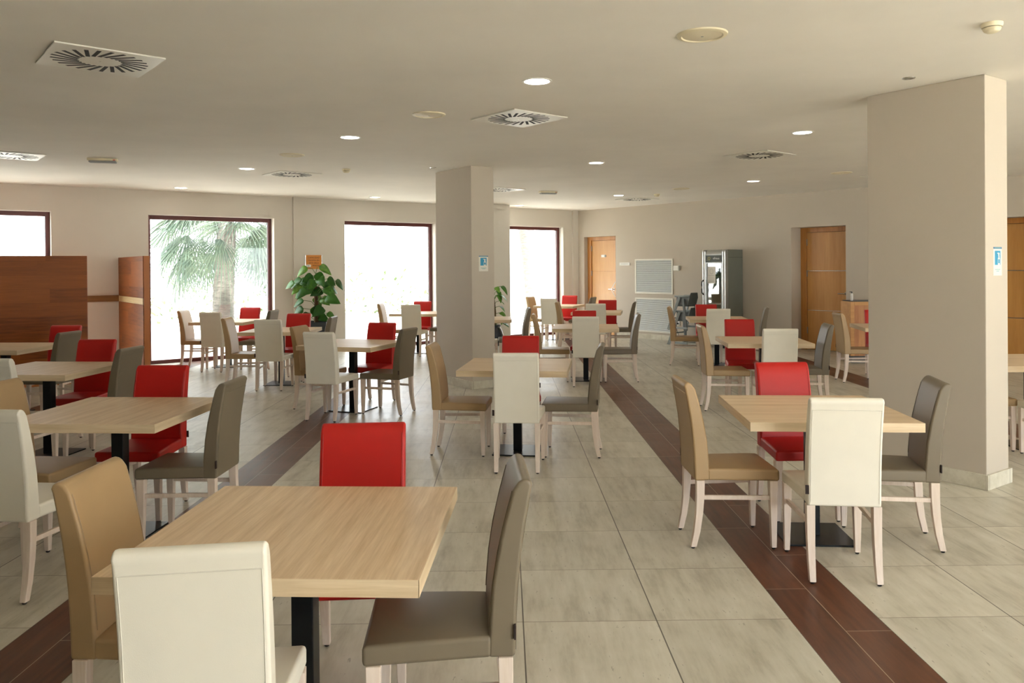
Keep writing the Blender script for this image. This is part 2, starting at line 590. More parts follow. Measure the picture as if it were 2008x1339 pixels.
# windows: dark red-brown frames set back in their reveals
def window(i, origin, ang, a, b, o0):
    w = struct(at(empty('window_%d' % i), origin, ang))
    f = MB()
    o1 = o0 + 0.07
    f.box((a, o0, 0), (a + 0.06, o1, 2.5)); f.box((b - 0.06, o0, 0), (b, o1, 2.5))
    f.box((a + 0.06, o0, 2.43), (b - 0.06, o1, 2.5)); f.box((a + 0.06, o0, 0), (b - 0.06, o1, 0.06))
    f.build('window_frame', 'window_frame_paint', w, bevel=0.004)
    boxes('gasket', 'louver_shadow', w, ((a + 0.06, o0 + 0.028, 0.06), (a + 0.066, o0 + 0.042, 2.43)), ((b - 0.066, o0 + 0.028, 0.06), (b - 0.06, o0 + 0.042, 2.43)))
    boxes('glass_pane', 'window_glass', w, ((a + 0.06, o0 + 0.033, 0.06), (b - 0.06, o0 + 0.037, 2.43)))
    return w
for i, (a, b) in enumerate(WINDOWS):
    window(i + 1, W0, WA, a, b, 0.15)
for i, (a, b) in enumerate(DAY_OPENINGS):
    window(i + 5, ROOM[2], WA + PI, a, b, 0.15)

# doors of honey-coloured wood, three panels with metal strips between
def door(i, a, b, h, r, strip, hinge_side=0):
    d = struct(at(empty('door_%d' % i), B0, BA))
    fw = 0.115
    f = MB()
    f.box((a, r, 0), (a + fw, r + 0.10, h)); f.box((b - fw, r, 0), (b, r + 0.10, h)); f.box((a + fw, r, h - fw * 0.75), (b - fw, r + 0.10, h))
    f.build('door_frame', 'door_frame_wood', d, bevel=0.004)
    z1, z2 = 1.468, 0.735
    top = h - fw * 0.75
    l0, l1, o0, o1 = a + fw + 0.004, b - fw - 0.004, r + 0.025, r + 0.065
    leaf = MB()
    for lo, hi in ((0.008, z2 - 0.006), (z2 + 0.006, z1 - 0.006), (z1 + 0.006, top - 0.004)):
        leaf.box((l0, o0, lo), (l1, o1, hi))
    lf = leaf.build('door_leaf', 'door_maple', d, bevel=0.002)
    boxes('inlay_strip', strip, lf, ((l0, o0 + 0.004, z2 - 0.006), (l1, o1, z2 + 0.006)), ((l0, o0 + 0.004, z1 - 0.006), (l1, o1, z1 + 0.006)))
    for zc in (0.3, 1.36, 1.94):
        boxes('hinge', 'trim_metal', d, ((a + fw - 0.012, r + 0.004, zc), (a + fw + 0.012, o0 + 0.002, zc + 0.12)))
    hz = 1.055
    hd = MB()
    hd.tube([(l1 - 0.06, o0, hz), (l1 - 0.06, o0 - 0.055, hz), (l1 - 0.18, o0 - 0.055, hz)], 0.011)
    hd.lathe([(0.0, 0), (0.026, 0.0), (0.026, 0.008), (0.0, 0.008)], 20)
    for v in list(hd.bm.verts)[-80:]:
        v.co = Vector((l1 - 0.06 + v.co.x, o0 - v.co.z, hz + v.co.y))
    hd.build('door_handle', 'steel', d, smooth=True)
    return d, (l0, l1, o0)
d1, (l0, l1, o0) = door(1, *DOORS[0], 'door_frame_wood')
dm = MB()
c = Vector((l1 + 0.005, o0 - 0.001, 1.055))
for sx, sz in ((-1, 1), (-1, -1)):
    dm.bar(c + Vector((sx * 0.15, 0, 0)), c + Vector((-0.005, 0, sz * 0.19)), 0.004, 0.012)
dm.build('diamond_inlay', 'plastic_white', d1)
door(2, *DOORS[1], 'steel')
door(3, *DOORS[2], 'trim_metal')

# skirting
def skirt(name, origin, ang, spans, h=0.105, t=0.014):
    q = MB()
    for a, b in spans:
        q.box((a, -t, 0), (b, 0.0, h))
    return struct(at(q.build(name, 'skirting_tile', bevel=0.002), origin, ang))
skirt('baseboard_east', B0, BA, [(0.0, 0.23), (1.20, 5.47), (6.50, 8.60), (9.62, 17.0)])
skirt('baseboard_north', W0, WA, [(-7.0, -1.43), (0.66, 2.06), (4.18, 4.53), (5.26, 5.56), (7.59, 8.15), (11.065, 11.33)])
skirt('baseboard_west', ROOM[3], math.atan2(dx.y, dx.x), [(0.0, dx.length)])

# the two free-standing beige columns
def column(name, label, corner, lr, ll, base):
    ang = math.radians(35.0)
    c = struct(at(empty(name), corner, ang))
    boxes('column_shaft', 'wall_beige', c, ((0, 0, 0), (lr, ll, CEIL)), bevel=0.006)
    t = 0.018
    boxes(base, 'skirting_tile', c, ((-t, -t, 0), (lr + t, 0, 0.105)), ((-t, 0, 0), (0, ll + t, 0.105)), ((0, ll, 0), (lr + t, ll + t, 0.105)), ((lr, 0, 0), (lr + t, ll, 0.105)), bevel=0.003)
    return c
NEARC, FARC = Vector((3.302, 5.512, 0)), Vector((-0.522, 10.235, 0))
column('column_1', '', NEARC, 0.335, 0.872, 'skirting')
column('column_2', '', FARC, 0.352, 0.925, 'skirting')

# ================================================================ OUTSIDE
q = MB(); q.box((-60, 0.32, -0.2), (60, 60, -0.03)); q.box((-60, -60, -0.2), (60, -17.4, -0.03))
struct(at(q.build('pavement', 'concrete'), W0, WA))
def frond(bm, L, droop, blades, spread, rng):
    """one palm fan: an arching stalk and a folded fan of narrow blades"""
    n = 6
    pts = []
    for i in range(n + 1):
        t = i / n
        pts.append(Vector((L * 0.55 * t, 0, L * 0.22 * t - droop * L * 0.35 * t * t)))
    bm.tube(pts, 0.018, 5, radii=[0.024 - 0.014 * i / n for i in range(n + 1)])
    tip = pts[-1]
    dirx = (pts[-1] - pts[-2]).normalized()
    side = Vector((0, 1, 0))
    nor = dirx.cross(side)
    for k in range(blades):
        a = (k / (blades - 1) - 0.5) * 2 * spread
        d = (dirx * math.cos(a) + side * math.sin(a)).normalized()
        w = Vector((-math.sin(a), math.cos(a), 0)) * 0.016
        Lb = L * 0.62 * (0.82 + 0.18 * math.cos(a)) * rng.uniform(0.9, 1.08)
        prev = None
        for j in range(5):
            t = j / 4
            p = tip + d * Lb * t + Vector((0, 0, -1)) * (droop * 0.55 * Lb * t * t) + nor * 0.02 * (k % 2)
            ww = w * (1.0 if 0 < j < 3 else (0.5 if j == 0 else 0.3 if j == 3 else 0.05))
            cur = (bm.bm.verts.new(p - ww), bm.bm.verts.new(p + ww))
            if prev:
                bm.bm.faces.new((prev[0], prev[1], cur[1], cur[0]))
            prev = cur
def palm(name, label, base, lean, h, r0, r1, n_fronds, seed, crown=True):
    rng = random.Random(seed)
    p = thing(name, label, 'palm tree', base, 0, 'palms outside the windows')
    q = MB()
    rings = []
    for i in range(26):
        t = i / 25
        c = Vector((lean[0] * t * t, lean[1] * t * t, h * t))
        r = r0 + (r1 - r0) * t
        rings.append([(c.x + math.cos(2 * PI * k / 18) * r * (1 + 0.07 * ((k + i) % 2)) * (1 + rng.uniform(-.03, .03)), c.y + math.sin(2 * PI * k / 18) * r * (1 + 0.07 * ((k + i) % 2)), c.z) for k in range(18)])
    q.loft(rings)
    q.build('palm_trunk', 'palm_bark', p, smooth=True)
    for k in range(n_fronds):
        b = MB()
        el = rng.uniform(-0.55, 0.65)
        frond(b, rng.uniform(1.8, 2.5), rng.uniform(0.55, 1.1), 30, rng.uniform(1.1, 1.5), rng)
        f = b.build('frond', 'palm_leaf', p)
        f.location = (lean[0], lean[1], h - 0.05 + 0.25 * (el + .3))
        f.rotation_euler = (rng.uniform(-0.3, 0.3), -el, 2 * PI * k / n_fronds * 3.0 + rng.uniform(-0.3, 0.3))
    return p
palm('palm_tree', 'short fan palm with drooping fronds behind the second window', (-6.95, 19.0, -0.05), (0.12, 0, 0), 2.75, 0.25, 0.21, 60, 3)
palm('palm_tree', 'bare leaning palm trunk behind the narrow window by the room corner', (0.69, 25.2, -0.05), (-0.9, 0.4, 0), 5.6, 0.27, 0.22, 22, 5)
hb = MB()
rng = random.Random(11)
for i in range(3000):
    c = Vector((rng.uniform(-9, 16), rng.uniform(11.0, 12.4), rng.uniform(0, 1.0) ** 1.4 * 1.7))
    a = rng.uniform(0, 2 * PI); e = rng.uniform(-0.8, 0.8); s = rng.uniform(0.09, 0.2)
    d = Vector((math.cos(a) * math.cos(e), math.sin(a) * math.cos(e), math.sin(e))) * s
    w = d.cross(Vector((0, 0, 1))).normalized() * s * 0.35
    hb.quad([c - d, c + w, c + d, c - w])
tag(at(hb.build('garden_undergrowth', 'hedge_leaf'), W0, WA), kind='stuff', label='loose green planting beyond the fence outside the windows')
fe = at(thing('garden_fence', 'pale metal rail fence standing outside behind the palms', 'fence'), W0, WA)
for k in range(12):
    boxes('fence_post', 'fence_metal', fe, ((-8 + 2.1 * k, 8.97, -0.04), (-7.94 + 2.1 * k, 9.03, 1.15)))
boxes('fence_rail', 'fence_metal', fe, ((-8, 8.985, 1.08), (15.2, 9.015, 1.12)))
boxes('fence_rail', 'fence_metal', fe, ((-8, 8.985, 0.28), (15.2, 9.015, 0.32)))

# ================================================================ DINING CHAIRS AND TABLES
TABLES = {'T1': (-0.685, 2.582, -0.044), 'T2': (1.743, 4.620, -0.071), 'T3': (-2.362, 4.746, -0.059), 'T4': (0.039, 6.800, -0.118),
    'T5': (-1.787, 8.864, -0.301), 'T6': (2.797, 8.847, -0.106), 'T7': (-3.996, 6.810, -0.084), 'T8': (-5.635, 8.785, -0.060),
    'T9': (-4.636, 12.915, -0.108), 'T10': (-3.187, 10.901, -0.008), 'T11': (-1.753, 14.776, -0.100), 'T12': (-0.470, 12.970, 0.030),
    'T13': (1.023, 11.051, -0.097), 'T14': (1.584, 14.733, -0.181), 'T15': (1.022, 17.231, -0.372), 'T16': (3.254, 12.605, -0.150),
    'T17': (5.144, 10.699, -0.191), 'T18': (4.474, 6.836, -0.050)}
CHAIRS = {'T2c': (1.667, 4.149, -0.121), 'T2a': (1.253, 4.583, -1.559), 'T2b': (2.132, 4.530, 1.364), 'T2r': (1.807, 5.043, 3.152),
    'T4c': (0.043, 6.300, -0.071), 'T4a': (-0.424, 6.801, -1.665), 'T4b': (0.481, 6.713, 1.424), 'T4r': (0.058, 7.246, 3.070),
    'T1c': (-0.804, 2.145, 0.142), 'T1a': (-1.122, 2.596, -1.597), 'T1b': (-0.252, 2.585, 1.635), 'T1r': (-0.613, 3.066, 3.208),
    'T3c': (-2.455, 4.017, -0.120), 'T3a': (-2.786, 4.647, -1.699), 'T3r': (-2.407, 5.148, 3.109), 'T3b': (-1.941, 4.710, 1.544),
    'T5c': (-1.928, 8.424, -0.263), 'T5a': (-2.182, 8.997, -1.804), 'T5b': (-1.386, 8.689, 1.224), 'T5r': (-1.638, 9.246, 2.869),
    'T6c': (2.781, 8.388, -0.109), 'T6a': (2.358, 8.740, -1.645), 'T6b': (3.217, 8.777, 1.433), 'T6r': (2.719, 9.326, 3.020),
    'T7r': (-3.938, 7.223, 3.127), 'T7b': (-3.518, 6.736, 1.485), 'T7c': (-3.898, 6.201, -0.083), 'T8r': (-5.330, 9.187, 3.171),
    'T8b': (-5.031, 8.518, 1.450), 'T9c': (-4.600, 12.403, -0.140), 'T9a': (-5.046, 12.765, -1.610), 'T9r': (-4.531, 13.303, 2.998),
    'T9b': (-4.082, 12.638, 1.483), 'T10c': (-3.163, 10.487, 0.007), 'T10a': (-3.603, 10.742, -1.545), 'T10r': (-3.138, 11.294, 3.077),
    'T10b': (-2.724, 10.804, 1.556), 'T11a': (-2.188, 14.717, -1.644), 'T11c': (-1.784, 14.371, -0.111), 'T11r': (-1.784, 15.201, 3.028),
    'T11b': (-1.313, 15.077, 1.448), 'T12b': (-0.002, 12.722, 1.620), 'T12c': (-0.458, 12.435, -0.096), 'T13c': (0.990, 10.614, -0.119),
    'T13a': (0.570, 11.022, -1.617), 'T13b': (1.470, 10.953, 1.488), 'T13r': (1.042, 11.457, 3.048), 'T14c': (1.522, 14.193, -0.191),
    'T14a': (1.105, 14.676, -1.745), 'T14b': (1.978, 14.569, 1.383), 'T14r': (1.798, 15.100, 2.940), 'T15c': (0.854, 16.652, -0.378),
    'T15a': (0.640, 17.407, -2.035), 'T15r': (1.212, 17.688, 2.786), 'T15b': (1.481, 17.017, 1.186), 'T16c': (3.157, 12.214, -0.157),
    'T16a': (2.795, 12.698, -1.818), 'T16r': (3.231, 13.058, 3.011), 'T16b': (3.722, 12.451, 1.324), 'T17a': (4.696, 10.724, -1.642),
    'T17r': (5.201, 11.105, 2.955), 'T18a': (4.017, 6.831, -1.621), 'T18c': (4.399, 6.363, -0.045)}

def lerp(tab, z):
    for (z0, v0), (z1, v1) in zip(tab, tab[1:]):
        if z <= z1:
            t = (z - z0) / (z1 - z0)
            return v0 + (v1 - v0) * t
    return tab[-1][1]
REAR = [(0.381, -0.243), (0.5, -0.246), (0.6, -0.252), (0.7, -0.262), (0.8, -0.278), (0.87, -0.291), (0.928, -0.303)]
THICK = [(0.381, 0.084), (0.6, 0.078), (0.75, 0.069), (0.928, 0.054)]
def backrest_bm():
    q = MB()
    zs = [0.381, 0.45, 0.52, 0.6, 0.67, 0.74, 0.8, 0.85, 0.895]
    rear = [(lerp(REAR, z), z) for z in zs]
    front = [(lerp(REAR, z) + lerp(THICK, z), z) for z in zs]
    zt = 0.895
    yc = lerp(REAR, zt) + lerp(THICK, zt) / 2 - 0.004
    hw = lerp(THICK, zt) / 2
    cap = []
    for k in range(1, 8):
        a = PI * k / 8
        cap.append((yc - 0.006 * math.sin(a) - hw * math.cos(a), zt + 0.033 * math.sin(a)))
    prof = rear + cap + front[::-1]
    hw = 0.1755
    lo = [q.bm.verts.new((-hw, y, z)) for y, z in prof]
    hi = [q.bm.verts.new((hw, y, z)) for y, z in prof]
    n = len(prof)
    for i in range(n):
        q.bm.faces.new((lo[i], lo[(i + 1) % n], hi[(i + 1) % n], hi[i]))
    q.bm.faces.new(lo[::-1]); q.bm.faces.new(hi)
    return q
def seat_bm():
    q = MB()
    N = 8
    y0, y1 = -0.172, 0.222
    rows = []
    for j in range(N + 1):
        t = j / N
        y = y0 + (y1 - y0) * t
        hw = 0.1755 + (0.207 - 0.1755) * t
        row = []
        for i in range(N + 1):
            s = 2 * i / N - 1
            z = 0.448 + 0.010 * (1 - s * s) * (1 - (2 * t - 1) ** 4) - 0.004 * t * t
            row.append(q.bm.verts.new((s * hw, y, z)))
        rows.append(row)
    for j in range(N):
        for i in range(N):
            q.bm.faces.new((rows[j][i], rows[j][i + 1], rows[j + 1][i + 1], rows[j + 1][i]))
    loop = rows[0] + [r[-1] for r in rows[1:]] + rows[-1][-2::-1] + [r[0] for r in rows[-2:0:-1]]
    low = [q.bm.verts.new((v.co.x, v.co.y, 0.381)) for v in loop]
    n = len(loop)
    for i in range(n):
        q.bm.faces.new((loop[i], loop[(i + 1) % n], low[(i + 1) % n], low[i]))
    q.bm.faces.new(low[::-1])
    return q
def leg_bm(side, rear):
    q = MB()
    if rear:
        sec = [(0.159, -0.212, 0.383, .042, .046), (0.159, -0.213, 0.30, .041, .044), (0.159, -0.219, 0.20, .038, .040), (0.159, -0.232, 0.10, .035, .036), (0.159, -0.252, 0.010, .031, .032)]
    else:
        sec = [(0.183, 0.188, 0.383, .046, .046), (0.184, 0.189, 0.25, .040, .040), (0.186, 0.190, 0.010, .028, .028)]
    q.loft([[(side * cx + sx * wx / 2, cy + sy * wy / 2, z) for sx, sy in ((-1, -1), (1, -1), (1, 1), (-1, 1))] for cx, cy, z, wx, wy in sec[::-1]])
    return q
def glide_bm(side, rear):
    q = MB()
    x, y = (side * 0.159, -0.253) if rear else (side * 0.186, 0.190)
    q.lathe([(0.009, 0.0), (0.011, 0.004), (0.011, 0.010)], 10, (x, y))
    return q
def make_chair(colour):
    t = thing('dining_chair', '', 'chair')
    lm = colour + '_leather'
    b = backrest_bm().build('backrest', lm, t, bevel=0.011, seg=3, angle=50)
    sm = MB()
    zs = [0.40, 0.5, 0.6, 0.7, 0.8, 0.868]
    for s in (-1, 1):
        sm.tube([(s * 0.163, lerp(REAR, z) - 0.0007, z) for z in zs], 0.0014, 4)
    sm.tube([(-0.163, lerp(REAR, 0.868) - 0.0007, 0.868), (0.163, lerp(REAR, 0.868) - 0.0007, 0.868)], 0.0016, 4)
    for s in (-1, 1):
        sm.tube([(s * 0.163, lerp(REAR, z) + lerp(THICK, z) + 0.0007, z) for z in [0.47] + zs[1:] + [0.89]], 0.0016, 4)
    sm.build('seam', colour + '_seam', b)
    boxes('fabric_tag', 'tag_fabric', b, ((-0.187, -0.244, 0.440), (-0.170, -0.238, 0.484)))
    se = seat_bm().build('seat', lm, t, bevel=0.014, seg=3, angle=50)
    for s in (-1, 1):
        for rear in (True, False):
            l = leg_bm(s, rear).build('leg', 'pale_beech', t, bevel=0.003)
            glide_bm(s, rear).build('glide', 'glide_plastic', l, smooth=True)
    for s in (-1, 1):
        q = MB()
        q.bar((s * 0.159, -0.205, 0.285), (s * 0.184, 0.178, 0.285), 0.018, 0.024)
        q.build('stretcher', 'pale_beech', t, bevel=0.002)
    return t

KINDS = {'c': 'cream', 'a': 'tan', 'b': 'taupe', 'r': 'red'}
WORD = {'c': 'cream', 'a': 'tan', 'b': 'grey-brown', 'r': 'red'}
SPOT = {'T1': 'at the big front table', 'T2': 'at the table beside the near column', 'T3': 'at the first table of the dim row before the wooden divider',
        'T4': 'at the table just before the far column', 'T5': 'at the turned table on the brown strip facing the white window',
        'T6': 'at the table behind the near-column table', 'T7': 'at the middle table of the dim row before the wooden divider',
        'T8': 'at the dim table against the wooden divider', 'T9': 'at the table in front of the palm tree window',
        'T10': 'at the table in front of the tall potted plant', 'T11': 'at the table against the blank white window',
        'T12': 'at the table hidden behind the far column', 'T13': 'at the table past the far column, on the brown strip',
        'T14': 'at the table facing the wall grilles', 'T15': 'at the table in the far room corner', 'T16': 'at the table in front of the drinks cooler',
        'T17': 'at the table beside the wooden service counter', 'T18': 'at the table peeking out behind the near column'}
proto, used = {}, set()
for key, (x, y, a) in CHAIRS.items():
    tb, k = key[:-1], key[-1]
    if k not in proto:
        proto[k] = make_chair(KINDS[k])
    o = proto[k] if k not in used else copy_tree(proto[k])
    used.add(k)
    o.location = (x, y, 0)
    o.rotation_euler = (0, 0, a)
    o['label'] = '%s padded dining chair %s' % (WORD[k], SPOT[tb])
    o['group'] = 'chairs around the dining tables'

TOP, TT, HS = 0.745, 0.0486, 0.45
def make_table(deep):
    t = thing('dining_table', '', 'table')
    q = MB(); q.box((-HS + .001, -HS + .001, TOP - TT), (HS - .001, HS - .001, TOP))
    tp = q.build('tabletop', 'oak_deep' if deep else 'oak_wide', t, bevel=0.001)
    e = MB()
    e.box((-HS, -HS, TOP - TT), (HS, -HS + .0015, TOP - .0005)); e.box((-HS, HS - .0015, TOP - TT), (HS, HS, TOP - .0005))
    e.box((-HS, -HS, TOP - TT), (-HS + .0015, HS, TOP - .0005), 1); e.box((HS - .0015, -HS, TOP - TT), (HS, HS, TOP - .0005), 1)
    e.build('edge_band', ['oak_edge_x', 'oak_edge_y'], tp)
    boxes('mounting_plate', 'black_metal', t, ((-0.16, -0.16, TOP - TT - 0.008), (0.16, 0.16, TOP - TT)))
    boxes('pedestal', 'black_metal', t, ((-0.036, -0.036, 0.010), (0.036, 0.036, TOP - TT - 0.008)), bevel=0.004)
    boxes('base_plate', 'black_metal', t, ((-0.198, -0.198, 0.0), (0.198, 0.198, 0.010)), bevel=0.002)
    return t
tproto, tused = {}, set()
for key, (x, y, a) in TABLES.items():
    deep = key in ('T1', 'T3', 'T7', 'T9', 'T10')
    if deep not in tproto:
        tproto[deep] = make_table(deep)
    o = tproto[deep] if deep not in tused else copy_tree(tproto[deep])
    tused.add(deep)
    o.location = (x, y, 0)
    o.rotation_euler = (0, 0, a)
    lab = {'T1': 'big square oak table at the very front, with black pedestal', 'T2': 'square oak table beside the near column', 'T3': 'first oak table of the dim row before the wooden divider',
           'T4': 'square oak table just before the far column', 'T5': 'turned oak table on the brown strip facing the white window', 'T6': 'oak table behind the near-column table',
           'T7': 'middle oak table of the dim row before the wooden divider', 'T8': 'dim oak table against the wooden divider', 'T9': 'oak table in front of the palm tree window',
           'T10': 'oak table in front of the tall potted plant', 'T11': 'oak table against the blank white window', 'T12': 'oak table mostly hidden behind the far column',
           'T13': 'oak table past the far column, standing on the brown strip', 'T14': 'oak table facing the wall grilles', 'T15': 'small-looking oak table in the far room corner',
           'T16': 'oak table in front of the drinks cooler', 'T17': 'oak table beside the wooden service counter', 'T18': 'oak table peeking out behind the near column'}
    o['label'] = lab[key]
    o['group'] = 'square dining tables'

# ================================================================ WALL AND FLOOR THINGS
# wooden room dividers: one standing out from the window wall, one parallel to it
d = at(thing('room_divider', 'narrow wooden divider panel standing out from the window wall', 'divider'), W0, WA)
boxes('panel', 'divider_veneer', d, ((1.602, -1.76, 0.06), (1.688, 0.0, 1.075)), ((1.602, -1.76, 1.175), (1.688, 0.0, 1.785)), ((1.610, -1.752, 1.075), (1.680, 0.0, 1.175)), bevel=0.002)
boxes('end_board', 'divider_edge', d, ((1.612, -1.772, 0.06), (1.690, -1.7595, 1.785)), bevel=0.002)
boxes('band', 'band_wood', d, ((1.600, -1.745, 1.080), (1.610, 0.0, 1.170)))
boxes('plinth', 'divider_edge', d, ((1.612, -1.74, 0.0), (1.678, 0.0, 0.06)))
d = at(thing('room_divider', 'wide dark wooden divider panel behind the dim row of tables', 'divider'), W0, WA)
boxes('panel', 'divider_veneer', d, ((-2.6, -1.563, 0.06), (0.917, -1.47, 1.786)), bevel=0.002)
boxes('plinth', 'divider_edge', d, ((-2.58, -1.55, 0.0), (0.90, -1.485, 0.06)))
tag(at(boxes('wall_rail', 'rail_wood', None, ((0.70, -0.022, 1.078), (1.600, 0.0, 1.180)), bevel=0.003), W0, WA), 'brown wooden rail on the white wall between the dividers', 'rail')

# ventilation grilles
def grille(label, a, b, z0, z1):
    g_ = at(thing('wall_grille', label, 'vent', group='grilles on the long wall'), B0, BA)
    f = 0.032
    boxes('grille_frame', 'vent_white', g_, ((a, -0.014, z0), (a + f, 0, z1)), ((b - f, -0.014, z0), (b, 0, z1)), ((a + f, -0.014, z0), (b - f, 0, z0 + f)), ((a + f, -0.014, z1 - f), (b - f, 0, z1)), bevel=0.002)
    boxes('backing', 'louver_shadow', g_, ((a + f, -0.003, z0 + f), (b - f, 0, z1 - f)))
    q = MB()
    n = 30
    for k in range(n):
        z = z0 + f + (z1 - z0 - 2 * f) * (k + 0.5) / n
        q.loft([[(x, -0.013, z - 0.008), (x, -0.004, z + 0.004), (x, -0.003, z + 0.004), (x, -0.012, z - 0.008)] for x in (a + f, b - f)])
    q.build('louver_set', 'louver_metal', g_)
grille('white louvred wall grille, the upper of the two', 1.765, 2.785, 0.982, 1.735)
grille('white louvred wall grille just above the floor', 1.765, 2.785, 0.150, 0.893)

# wall plates
t = at(thing('door_sign', 'small white name plate on the beige wall beside the grilles', 'sign'), B0, BA)
boxes('plate', 'plastic_white', t, ((1.322, -0.014, 1.600), (1.615, 0, 1.665)), bevel=0.002)
boxes('printed_line', 'print_grey', t, ((1.37, -0.0146, 1.628), (1.57, -0.0139, 1.637)))
t = at(thing('door_sign', 'tiny white plate with a dark dot on the pale door', 'sign'), B0, BA)
boxes('plate', 'plastic_white', t, ((0.645, 0.133, 1.792), (0.765, 0.1398, 1.85)))
q = MB(); q.lathe([(0.0, 0), (0.026, 0), (0.026, 0.008), (0.0, 0.008)], 20)
o = q.build('dot', 'print_grey', t); o.location = (0.768, 0.1398, 1.821); o.rotation_euler = (PI / 2, 0, 0)
t = at(thing('wall_box', 'white square plastic box on the wall beside the upper grille', 'control box'), B0, BA)
boxes('housing', 'plastic_white', t, ((2.82, -0.05, 1.482), (2.965, 0, 1.585)), bevel=0.006)
boxes('faceplate', 'vent_white', t, ((2.832, -0.053, 1.494), (2.953, -0.0499, 1.573)), bevel=0.002)
t = at(thing('power_socket', 'white power socket low on the wall next to the lower grille', 'socket'), B0, BA)
boxes('faceplate', 'plastic_white', t, ((2.862, -0.012, 0.330), (2.952, 0, 0.420)), bevel=0.003)
t = at(thing('power_cable', 'thin dark power cable plugged into the low wall socket', 'cable'), B0, BA)
q = MB(); q.lathe([(0.0, 0), (0.02, 0), (0.02, 0.02), (0.012, 0.04), (0.0, 0.04)], 14)
o = q.build('plug', 'black_plastic', t, smooth=True); o.location = (2.905, -0.0125, 0.375); o.rotation_euler = (PI / 2, 0, 0)
q = MB(); q.tube([(2.905, -0.05, 0.372), (2.908, -0.058, 0.33), (2.90, -0.04, 0.24), (2.94, -0.03, 0.13), (2.99, -0.05, 0.03), (3.2, -0.08, 0.008), (3.6, -0.10, 0.008), (3.93, -0.2, 0.008)], 0.005, 6)
q.build('cable', 'black_plastic', t, smooth=True)

# capacity sign on the window wall
t = at(thing('wall_sign', 'orange capacity notice on the white wall above the tall plant', 'sign'), W0, WA)
a, b, z0, z1 = 4.735, 5.075, 1.575, 1.835
y = -0.04
boxes('backing_plate', 'sign_orange', t, ((a + 0.02, y - 0.012, z0), (b - 0.015, y, z1)))
boxes('clip_rail', 'steel', t, ((a, y - 0.018, z0 - 0.004), (a + 0.022, y, z1 + 0.002)), ((b - 0.017, y - 0.018, z0 - 0.004), (b, y, z1 + 0.002)), bevel=0.003)
cx = (a + b) / 2 + 0.005
for k, s in enumerate(('CAPACIDAD', 'MAXIMA EN', 'ESTA SALA')):
    writing('lettering', s, 0.040, 'sign_text', t, (cx, y - 0.0122, z1 - 0.05 - 0.049 * k), (PI / 2, 0, 0))
writing('lettering', 'PERSONAS', 0.037, 'sign_text', t, (cx + 0.062, y - 0.0122, z1 - 0.05 - 0.049 * 3), (PI / 2, 0, 0))
boxes('number_label', 'poster_paper', t, ((a + 0.028, y - 0.0135, z0 + 0.038), (a + 0.118, y - 0.0119, z0 + 0.082)))
boxes('faded_number', 'print_grey', t, ((a + 0.060, y - 0.0139, z0 + 0.054), (a + 0.086, y - 0.0134, z0 + 0.066)))

# hand gel posters on both columns
def poster(label, corner, u0, z0, w, h):
    t = at(thing('gel_poster', label, 'poster', group='hand gel posters'), corner, math.radians(35))
    boxes('sheet', 'poster_paper', t, ((u0, -0.0016, z0), (u0 + w, 0, z0 + h)))
    boxes('heading', 'poster_dark_blue', t, ((u0, -0.0020, z0 + h * 0.935), (u0 + w, -0.0015, z0 + h)))
    boxes('heading_line', 'poster_teal', t, ((u0 + w * 0.12, -0.0023, z0 + h * 0.957), (u0 + w * 0.88, -0.0019, z0 + h * 0.978)))
    bx0, bx1, bz0, bz1 = u0 + w * 0.16, u0 + w * 0.84, z0 + h * 0.37, z0 + h * 0.87
    boxes('blue_square', 'poster_blue', t, ((bx0, -0.0020, bz0), (bx1, -0.0015, bz1)))
    W, H = bx1 - bx0, bz1 - bz0
    q = MB()
    def pb(x0, y0, x1, y1):
        q.box((bx0 + W * x0, -0.0024, bz0 + H * y0), (bx0 + W * x1, -0.0019, bz0 + H * y1))
    pb(0.53, 0.0, 0.90, 0.12); pb(0.53, 0.12, 0.58, 0.5); pb(0.85, 0.12, 0.90, 0.5); pb(0.53, 0.40, 0.90, 0.5)
    pb(0.62, 0.5, 0.82, 0.68); pb(0.58, 0.68, 0.76, 0.78); pb(0.44, 0.79, 0.78, 0.86); pb(0.80, 0.72, 0.86, 0.84)
    q.build('bottle_pictogram', 'poster_paper', t)
    boxes('printed_line', 'poster_teal', t, ((u0 + w * 0.2, -0.0020, z0 + h * 0.20), (u0 + w * 0.8, -0.0015, z0 + h * 0.225)), ((u0 + w * 0.34, -0.0020, z0 + h * 0.145), (u0 + w * 0.68, -0.0015, z0 + h * 0.17)))
poster('blue and white hand gel poster on the far column', FARC, 0.112, 1.53, 0.142, 0.202)
poster('blue and white hand gel poster on the near column', NEARC, 0.112, 1.494, 0.127, 0.202)

# drinks cooler with a glass door
t = at(thing('drinks_cooler', 'tall grey drinks cooler with a glass door against the beige wall', 'cooler'), B0, BA)
s0, s1, f, k = 3.93, 4.46, -0.625, -0.015
H = 1.885
q = MB()
q.box((s0 + 0.02, f + 0.10, 0.11), (s1, f + 0.12, 0.30)); q.box((s0 + 0.02, f + 0.12, 0.11), (s0 + 0.045, k, H)); q.box((s1 - 0.025, f + 0.10, 0.11), (s1, k, H))
q.box((s0 + 0.045, k - 0.03, 0.11), (s1 - 0.025, k, H)); q.box((s0 + 0.045, f + 0.12, H - 0.2), (s1 - 0.025, k - 0.03, H)); q.box((s0 + 0.045, f + 0.12, 0.11), (s1 - 0.025, k - 0.03, 0.30))
q.build('cabinet', 'cooler_grey', t, bevel=0.006)
boxes('side_seam', 'slot_dark', t, ((s1 - 0.0005, f + 0.11, 1.735), (s1 + 0.0008, k - 0.005, 1.740)))
